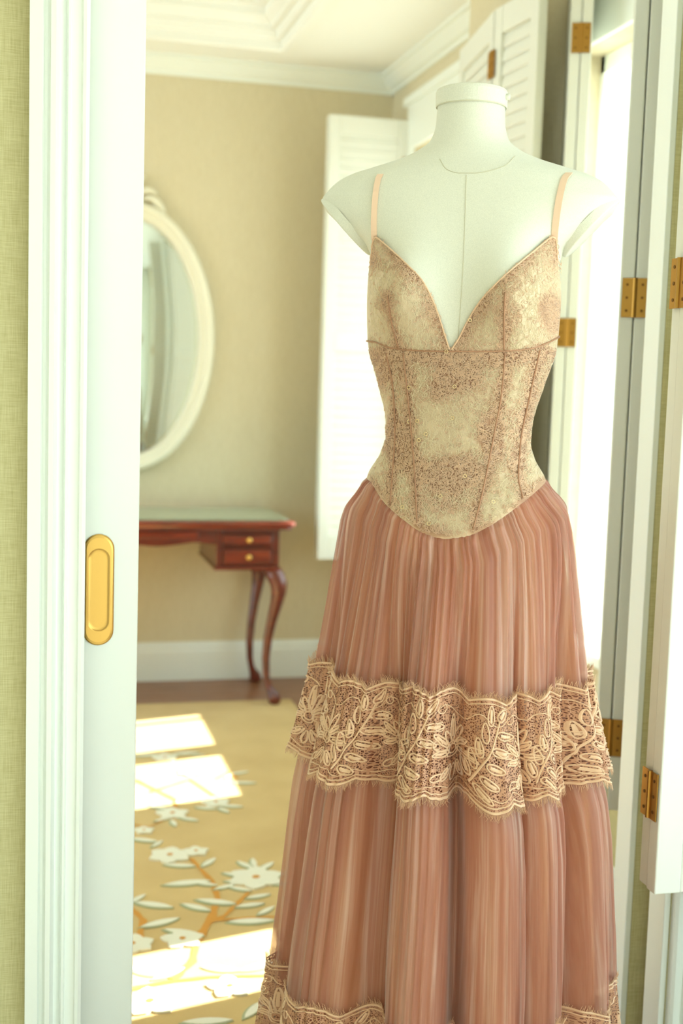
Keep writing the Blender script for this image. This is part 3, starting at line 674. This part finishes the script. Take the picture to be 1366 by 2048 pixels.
body['label'] = 'boned beige lace bodice'
# cups: each goes from the centre to the back
def cup(sg):
    if sg < 0: a, z = np.concatenate([[-math.pi, -1.75], la]), np.concatenate([[zpx(668), zpx(640)], lz])
    else: a, z = np.concatenate([ra, [1.75, math.pi]]), np.concatenate([rz_, [zpx(640), zpx(668)]])
    a0, a1 = (-math.pi, la[-1]) if sg < 0 else (ra[0], math.pi)
    p = np.unique(np.concatenate([np.linspace(a0, a1, 160), la if sg < 0 else ra])); hi = np.interp(p, a, z); lo = np.interp(p, ua, uz)
    return panel('bust_cup', p, lo, np.maximum(hi, lo+.001), 60, .0042, False)
cups = [cup(-1), cup(1)]
for k in ('left_inner', 'left_outer', 'right_inner', 'right_outer'): seam_on(SEAMS[k], 'boning_seam', .0013, SEAMC, body, .0056)
for k, c in (('dart_left', cups[0]), ('dart_right', cups[1])): seam_on(SEAMS[k], 'dart_seam', .0012, SEAMC, c, .0060)
MB().tube(surf(ph[40:-40], np.interp(ph[40:-40], ua, uz), .0054), .0013, 6).build('underbust_piping', SEAMC, gw, smooth=True)
for pts, c in ((NECKL, cups[0]), (NECKR, cups[1])): seam_on(pts, 'neckline_edge', .0013, CORD, c, .0048)
# embroidery: looped cords, dense along seams, edges and bouquets; short silk fibres between
N = 46000; qx = RNG.uniform(738, 1130, N); qy = RNG.uniform(470, 1076, N)
def inside(px, py, margin=0.0):
    a, z = pix_surf(px, py, .004); lo = np.interp(a, ba_, bz_); mid = np.interp(a, ua, uz)
    hi = np.where(a < (la[-1]+ra[0])/2, np.interp(a, la, lz), np.interp(a, ra, rz_)); ok = (z > lo+margin) & (z < np.maximum(hi, mid)-margin) & (np.abs(a) < 1.5)
    return a, z, ok
qa, qz, ok = inside(qx, qy, .001); dn = density(qx, qy)
def strands(sel, npts, size, rad, mat, name, loop=True):
    a, z = qa[sel], qz[sel]; n = len(a); off = .0052+RNG.uniform(0, .0012, n); P0 = surf(a, z, .0045); t = np.linspace(0, 1, npts)[None]
    th0 = RNG.uniform(0, 6.28, n)[:, None]; R = RNG.uniform(*size, n)[:, None]
    if loop:
        sp = RNG.uniform(3.5, 7.5, n)[:, None]*np.sign(RNG.uniform(-1, 1, n))[:, None]; rr = R*(.55+.6*t*RNG.uniform(.3, 1.3, n)[:, None]); w1, w2 = RNG.uniform(0, 6.28, (n, 1)), RNG.uniform(0, 6.28, (n, 1)); dx = rr*np.cos(th0+sp*t)+R*.9*np.sin(5.2*t+w1)*t; dz = rr*np.sin(th0+sp*t)+R*.9*np.sin(4.3*t+w2)*t
    else:
        u = (t-.5)*2; cv = RNG.uniform(-.35, .35, n)[:, None]; th0 = RNG.normal(1.57, .7, n)[:, None]; dx = R*(u*np.cos(th0)-cv*u*u*np.sin(th0)); dz = R*(u*np.sin(th0)+cv*u*u*np.cos(th0))
    X = P0[:, None, 0]+dx; Z = P0[:, None, 2]+dz; hw = prof_(Z)[0]+.004; X = np.clip(X, -hw*.998, hw*.998)
    Y = front_y(X, Z, .004)-(off-.0045)[:, None]; pth = np.stack([X, Y, Z], -1)
    nr = np.stack([P0[:, 0]*1.2, P0[:, 1], 0*a], -1); nr /= np.linalg.norm(nr, axis=1, keepdims=True)
    Vv, Ff = tubes_batch(pth, nr, rad, 3); o = mesh_obj(name, Vv, Ff, mat, gw, smooth=True); o['kind'] = 'stuff'; return o
u = RNG.uniform(0, 1, N)
strands(np.where(ok & (u < dn**1.1*.36+.012))[0], 12, (.0015, .0036), .00052, CORD, 'embroidery_loops')
strands(np.where(ok & (u > .72) & (dn < .75))[0], 4, (.0025, .0065), .00025, FIBRE, 'silk_fibres', False)
for (px, py) in ((905,836),(852,868),(838,880),(818,843),(940,640),(930,952),(881,992),(805,1014),(987,1003),(858,1047),(893,703),(909,773),(818,775),(835,842)):
    a, z = pix_surf(np.array(px), np.array(py), .006); P = surf(a, z, .0065); vs = []; n = 12
    for (r_, dy) in ((.0018, 0), (.0028, 0), (.0028, -.0006), (.0018, -.0006)):
        for k in range(n): vs.append((P[0]+r_*math.cos(6.283*k/n), P[1]+dy, P[2]+r_*math.sin(6.283*k/n)))
    mesh_obj('sequin', vs, [(i*n+k, i*n+(k+1) % n, ((i+1) % 4)*n+(k+1) % n, ((i+1) % 4)*n+k) for i in range(4) for k in range(n)], SEQ, gw)
# straps
def strap(pts, xw):
    px = np.array([p[0] for p in pts], float); py = np.array([p[1] for p in pts], float); t = np.linspace(0, 1, len(pts)); tt = np.linspace(0, 1, 40)
    a, z = pix_surf(pchip(t, px, tt), pchip(t, py, tt), .002); P = surf(a, z, .0022)
    # over the shoulder and down the back
    top = P[-1]; zs = np.linspace(top[2]-.002, zpx(660), 30); x_ = np.linspace(top[0], top[0]*.7, 30); hw, df, db, n = prof_(zs); q = np.clip(np.abs(x_)/(hw+.002), 0, .99); yb = (db+.002)*(1-q**n)**(1/n)
    B = np.stack([x_, yb, zs], -1); mid = [np.array([top[0], top[1]*(1-k/5)+B[0, 1]*k/5, top[2]+.0035*math.sin(math.pi*k/5)]) for k in range(1, 5)]
    P = np.vstack([P, mid, B]); wv = np.array([xw/2, 0, 0]); vs = []; n = len(P)
    T = np.gradient(P, axis=0); T /= np.linalg.norm(T, axis=1, keepdims=True); N_ = np.cross(T, [1, 0, 0]); N_ /= np.linalg.norm(N_, axis=1, keepdims=True); ce = P.mean(0)
    sg = np.sign(np.sum(N_*(P-np.array([P[:, 0].mean(), 0, P[:, 2].mean()])), axis=1))[:, None]; N_ = N_*np.where(sg == 0, 1, sg); Wd = np.cross(N_, T)
    for i in range(n): vs += [P[i]-Wd[i]*xw/2, P[i]+Wd[i]*xw/2, P[i]+Wd[i]*xw/2+N_[i]*.0016, P[i]-Wd[i]*xw/2+N_[i]*.0016]
    fs = [(i*4+k, i*4+(k+1) % 4, (i+1)*4+(k+1) % 4, (i+1)*4+k) for i in range(n-1) for k in range(4)]
    return mesh_obj('shoulder_strap', vs, fs, STRAP, gw, smooth=False)
strap([(749,480),(748,450),(749,420),(752,385),(757,358),(761,350)], .0085); strap([(1108,480),(1112,440),(1119,395),(1129,358),(1138,347)], .0095)

# ------------------------------------------------------------------ skirt
SK = [(940,166,7),(955,184,10),(985,204,8),(1050,221,9),(1100,230,11),(1180,243,11),(1260,254,10),(1350,265,8),(1460,279,9),(1530,288,10),(1590,299,15),(1680,311,17),(1800,322,15),(1900,332,13),(2048,342,10),(2300,352,8),(2600,360,8)]
SZ = np.array([zpx(r[0], 905) for r in SK])[::-1]; SH = np.array([r[1]*PXM for r in SK])[::-1]; SC = np.array([r[2]*PXM*.6 for r in SK])[::-1]
# organ-pipe folds: (start angle, height); the narrow negative ones are the recesses between the pipes
FOLDS = [(-180,1),(-165,-.5),(-158,1),(-140,.8),(-127,-.6),(-120,1),(-102,.9),(-90,-.4),(-84,.9),(-68,-.3),(-62,1.05),(-28,-1.0),(-13,1.2),(7.2,-.9),(12.5,1.25),(34.4,.85),(49,.4),(55,-.8),(65,1.0),(80,-.4),(86,1),(104,.9),(118,-.6),(125,1),(146,.8),(158,-.5),(165,1),(180,0)]
VAL = np.radians(np.array([f_[0] for f_ in FOLDS], float)); AMP = np.array([f_[1] for f_ in FOLDS[:-1]])
def lowfold(phi):
    p = (phi+math.pi) % (2*math.pi)-math.pi; i = np.clip(np.searchsorted(VAL, p, 'right')-1, 0, len(AMP)-1); f = (p-VAL[i])/(VAL[i+1]-VAL[i])
    return AMP[i]*np.abs(np.sin(math.pi*f))**.6
def midfold(phi, seed, n):
    p = phi+.10*np.sin(3*phi+seed)+.05*np.sin(8*phi+2*seed)+.03*np.sin(17*phi+seed*3); return np.abs(np.sin(n*p/2))**.8*(.55+.45*np.sin(5*phi+seed*1.7))
def ss(x): x = np.clip(x, 0, 1); return x*x*(3-2*x)
def skirt_pt(phi, z, zt, layer=0, extra=0.0):
    """outer surface of the skirt at angle phi, height z; zt = height of the gathered top at phi"""
    hw = np.interp(z, SZ, SH); sc = np.interp(z, SZ, SC); d = np.clip(zt-z, 0, None); sd = np.sqrt(d)
    low = lowfold(phi+.03*np.sin(5*d+phi*3))
    A = .034*ss((d-.02)/.42)*(1+.30*ss((d-.5)/.4)); A2 = .013*ss(d/.07)*(1-.45*ss((d-.25)/.5)); A3 = .0058*ss(d/.012)*(1-.85*ss((d-.02)/.22)); A4 = .0050*ss(d/.05)
    if layer == 1: A3, A4 = A3*.3, A4*.3
    w_ = phi+.05*np.sin(7*phi+1)+.035*np.sin(13*phi+4)+.012*np.sin(29*phi)
    mod = .35+.65*np.abs(np.sin(6.5*phi+1.1*np.sin(3*phi)))
    fine = np.abs(np.sin(46*w_+1.6*np.sin(5*d+phi*4)*sd))*mod
    vfine = np.abs(np.sin(33*(phi+.07*np.sin(11*phi+.5)+.06*np.sin(4*phi))+2.6*d*np.sin(8*phi)))**1.5*(.25+.75*np.abs(np.sin(9*phi+2)))
    fold = A*(low-.80)+A2*(midfold(phi+.03*np.sin(5*d+2*phi), 1.3, 38)-.5)+A3*fine+A4*(vfine-.4)
    fold = fold+extra-(.014 if layer == 1 else 0)*ss(d/.1)+.004*ss(d/.015)
    s__, c__ = np.sin(phi), np.cos(phi); rat = .755+.11*ss(d/.35)
    X = sc+(hw+fold)*s__; Y = -(hw*rat+fold)*c__
    T = surf(phi, zt, .0012 if layer else .0022)
    Xt = T[..., 0]+np.maximum(fold, 0)*s__; Yt = T[..., 1]-np.maximum(fold, 0)*c__; bl = ss(d/.05)
    # never inside the bodice shape
    return np.stack([Xt*(1-bl)+X*bl+0*z, Yt*(1-bl)+Y*bl, z+0*X], -1)
def zt_of(phi): p = (phi+math.pi) % (2*math.pi)-math.pi; return np.interp(p, ba_, bz_)
ZL1T, ZL1B = .74, .60
def skirt_mesh(name, ztop, zbot, nphi, nr, mat, layer=0, extra=None, power=1.0):
    phi = np.linspace(-math.pi, math.pi, nphi+1)[None]; t = (np.linspace(0, 1, nr)**power)[:, None]; zt = zt_of(phi)
    top = zt if ztop is None else np.full_like(zt, ztop); Z = top*(1-t)+zbot*t; ex = 0 if extra is None else extra(t, phi)
    V = skirt_pt(np.broadcast_to(phi, Z.shape), Z, np.broadcast_to(zt, Z.shape), layer, ex); uv = np.stack([np.broadcast_to(phi/6.283, Z.shape), Z], -1)
    return mesh_obj(name, V.reshape(-1, 3), grid_faces(nr, nphi+1), mat, gw, smooth=True, uv=uv.reshape(-1, 2))
# front of the lace at pixel (985,1510): find its height
def band_z(px, py):
    D = 1.6
    for _ in range(30):
        P = C0+ray(px, py)*D; L = to_local(P); ph_ = math.atan2(L[0], -L[1]); q = skirt_pt(np.array(ph_), np.array(L[2]), zt_of(np.array(ph_)), 0, .006); D += (math.hypot(L[0], L[1])-math.hypot(q[0], q[1]))*.7
    return L[2]
zt1 = band_z(865, 1388); zb1 = band_z(975, 1600); print('lace band', zt1, zb1, band_z(700, 1378), band_z(1075, 1380), band_z(700, 1548), band_z(1075, 1560))
lin = skirt_mesh('skirt_lining', None, .06, 700, 120, LINING, 1, None, 1.3)
up = skirt_mesh('upper_skirt_tier', None, zb1+.02, 1400, 150, SHEER, 0, None, 1.4)
lo = skirt_mesh('lower_skirt_tier', zb1+.05, .04, 1400, 90, SHEER, 0, lambda t, p: .007*ss(t/.15)+.006*ss(t/.3)*(midfold(p, 4.1, 38)-.5)-.004*(1-ss(t/.05)))

# ---- lace flounces
m = Mat('needle_lace_net'); uvn = m.coord((1, 1, 1), 'UV')
vo = m.node('ShaderNodeTexVoronoi', _feature='DISTANCE_TO_EDGE', Scale=330, Randomness=.75); m.link(uvn, vo.inputs['Vector'])
lt = m.node('ShaderNodeMath', _operation='LESS_THAN', i1=.13); m.link(vo.outputs['Distance'], lt.inputs[0])
tp = m.node('ShaderNodeBsdfTransparent'); mx = m.node('ShaderNodeMixShader'); m.link(lt.outputs[0], mx.inputs[0]); m.link(tp.outputs[0], mx.inputs[1]); m.link(m.b.outputs[0], mx.inputs[2]); m.link(mx.outputs[0], m.out.inputs[0])
m.set(Base__Color=srgb(192, 142, 110), Roughness=.6); NET = m.m
LACE = simple('corded_lace_motif', srgb(222, 182, 146), .32, Sheen__Weight=.4)
FRINGE = simple('lace_eyelash_thread', srgb(222, 182, 146), .5)
def lace_band(ztop, zbot, mean_r):
    Hh = ztop-zbot; Cc = 2*math.pi*mean_r; NS = 25                     # scallops round the hem
    def edge(phi, top):
        q = np.abs(np.sin(NS*phi/2+.4)); return (ztop+.010*q-.004+.004*np.sin(4*phi+1)-.010*np.exp(-((phi-.37)/.25)**2)) if top else (zbot-.012*q+.006+.004*np.sin(4*phi+1)-.012*np.exp(-((phi-.37)/.25)**2))
    def P(phi, v, off=0.0):
        zt_, zb_ = edge(phi, True), edge(phi, False); z = zb_+(zt_-zb_)*v
        return skirt_pt(phi, z, zt_of(phi), 0, .0085+.010*(1-v)**1.5*(.5+lowfold(phi))+off)
    np_, nv = 1400, 26; phi = np.linspace(-math.pi, math.pi, np_+1)[None]; v = np.linspace(0, 1, nv)[:, None]; PHI = np.broadcast_to(phi, (nv, np_+1)); VV = np.broadcast_to(v, PHI.shape)
    V = P(PHI, VV); uv = np.stack([PHI/6.283*Cc, VV*Hh], -1)
    band = mesh_obj('lace_flounce', V.reshape(-1, 3), grid_faces(nv, np_+1), NET, gw, smooth=True, uv=uv.reshape(-1, 2))
    paths = []
    def strip(pts_u, pts_v, wd, off=.0012):       # flat cord ribbon in (u metres, v metres)
        wd = wd*.78
        paths.append((np.asarray(pts_u), np.asarray(pts_v), wd, off))
    def leaf(u0, v0, L, W, an, fill):
        t = np.linspace(0, 2*math.pi, 15); x = L/2*np.cos(t); y = W/2*np.sin(t)*(1-.25*np.cos(t)); ca, sa = math.cos(an), math.sin(an)
        strip(u0+x*ca-y*sa, v0+x*sa+y*ca, .0028)
        if fill: x = np.linspace(-L*.32, L*.32, 6); strip(u0+x*ca, v0+x*sa, W*.55, .0010)
    span = Cc/14
    for j in range(14):
        u = j*span; H_ = Hh
        # fan blossom
        cu_, cv_ = u+span*.27, H_*.42
        for k in range(9):
            a = math.radians(-5+190*k/8); L = .030+.008*math.sin(k*2.1); leaf(cu_+L*.75*math.cos(a), cv_+L*.75*math.sin(a), L, .0075, a, k % 2 == 0)
        for rr in (.006, .010): t = np.linspace(0, 6.283, 14); strip(cu_+rr*np.cos(t), cv_+rr*np.sin(t), .0022)
        # branch with leaves
        t = np.linspace(0, 1, 14); bx = u+span*(.50+.42*t); by = H_*(.16+.66*t**1.2)+.006*np.sin(t*6); strip(bx, by, .0032)
        for k in range(5):
            t_ = .08+.2*k; x = u+span*(.50+.42*t_); y = H_*(.16+.66*t_**1.2)
            leaf(x+.014, y-.008, .027, .0105, -.55+.1*k, True); leaf(x-.008, y+.016, .025, .010, 1.9-.1*k, k % 2 == 0)
        leaf(u+span*.97, H_*.87, .022, .010, .9, True)
        for k in range(4): leaf(u+span*(.08+.10*k), H_*.20+.004*(k % 2), .020, .008, .4+.5*k, k % 2 == 1)
        for k in range(3): t = np.linspace(0, 5.5, 12); strip(u+span*(.06+.02*k)+.006*np.cos(t+k), H_*(.5+.16*k)+.006*np.sin(t+k), .002)
        t = np.linspace(0, 1, 20); strip(u+span*t, H_*(.80+.05*np.sin(t*12.5)), .0018); strip(u+span*t, H_*(.11+.02*np.sin(t*19)), .0018)
    # edging cords
    t = np.linspace(0, Cc, 1200)
    for vv, wd in ((.985, .004), (.945, .0022), (.015, .0045), (.055, .0022)): strip(t, np.full_like(t, Hh*vv), wd, .0016)
    Vs = []; Fs = []; n0 = 0
    for (uu, vv, wd, off) in paths:
        K = len(uu); tu = np.gradient(uu); tv = np.gradient(vv); l = np.hypot(tu, tv)+1e-9; nu, nv_ = -tv/l, tu/l
        cross = []
        for s_, o_ in ((-.5, 0.0), (-.22, off), (.22, off), (.5, 0.0)):
            cross.append(P(((uu+nu*wd*s_)/Cc*6.2832)-math.pi, np.clip((vv+nv_*wd*s_)/Hh, 0, 1), o_+.0004))
        cs = np.stack(cross, 1); Vs.append(cs.reshape(-1, 3)); Fs.append(grid_faces(K, 4)+n0); n0 += K*4
    mo_ = mesh_obj('lace_motifs', np.vstack(Vs), np.vstack(Fs), LACE, band, smooth=True); mo_['kind'] = 'stuff'
    nf = 1500; a = np.linspace(-math.pi, math.pi, nf, endpoint=False)+RNG.uniform(-.001, .001, nf); fr = []
    for top in (True, False):
        B = P(a, np.full(nf, 1.0 if top else 0.0), .001); B2 = P(a+.004, np.full(nf, 1.0 if top else 0.0), .001); ln = RNG.uniform(.004, .011, nf); tl = RNG.uniform(-.006, .006, nf)
        rd = np.stack([B[:, 0], B[:, 1], 0*a], -1); rd /= np.linalg.norm(rd, axis=1, keepdims=True); tg = np.stack([-rd[:, 1], rd[:, 0], 0*a], -1)
        s_ = 1 if top else -1; k = np.linspace(0, 1, 4)[None, :, None]
        pth = B[:, None]+np.array([0, 0, s_*1.0])*ln[:, None, None]*k+tg[:, None]*tl[:, None, None]*k**2+rd[:, None]*(.002*k)
        fr.append(tubes_batch(pth, rd, np.broadcast_to(np.array([.00040, .00036, .0003, .00015]), (nf, 4)), 3))
    Vf = np.vstack([fr[0][0], fr[1][0]]); Ff = np.vstack([fr[0][1], fr[1][1]+len(fr[0][0])]); e = mesh_obj('eyelash_fringe', Vf, Ff, FRINGE, band); e['kind'] = 'stuff'
    return band
lace_band(zt1, zb1, .235)
zt2 = band_z(1120, 2030); lace_band(zt2, zt2-(zt1-zb1), .275)
print('lace 2', zt2)
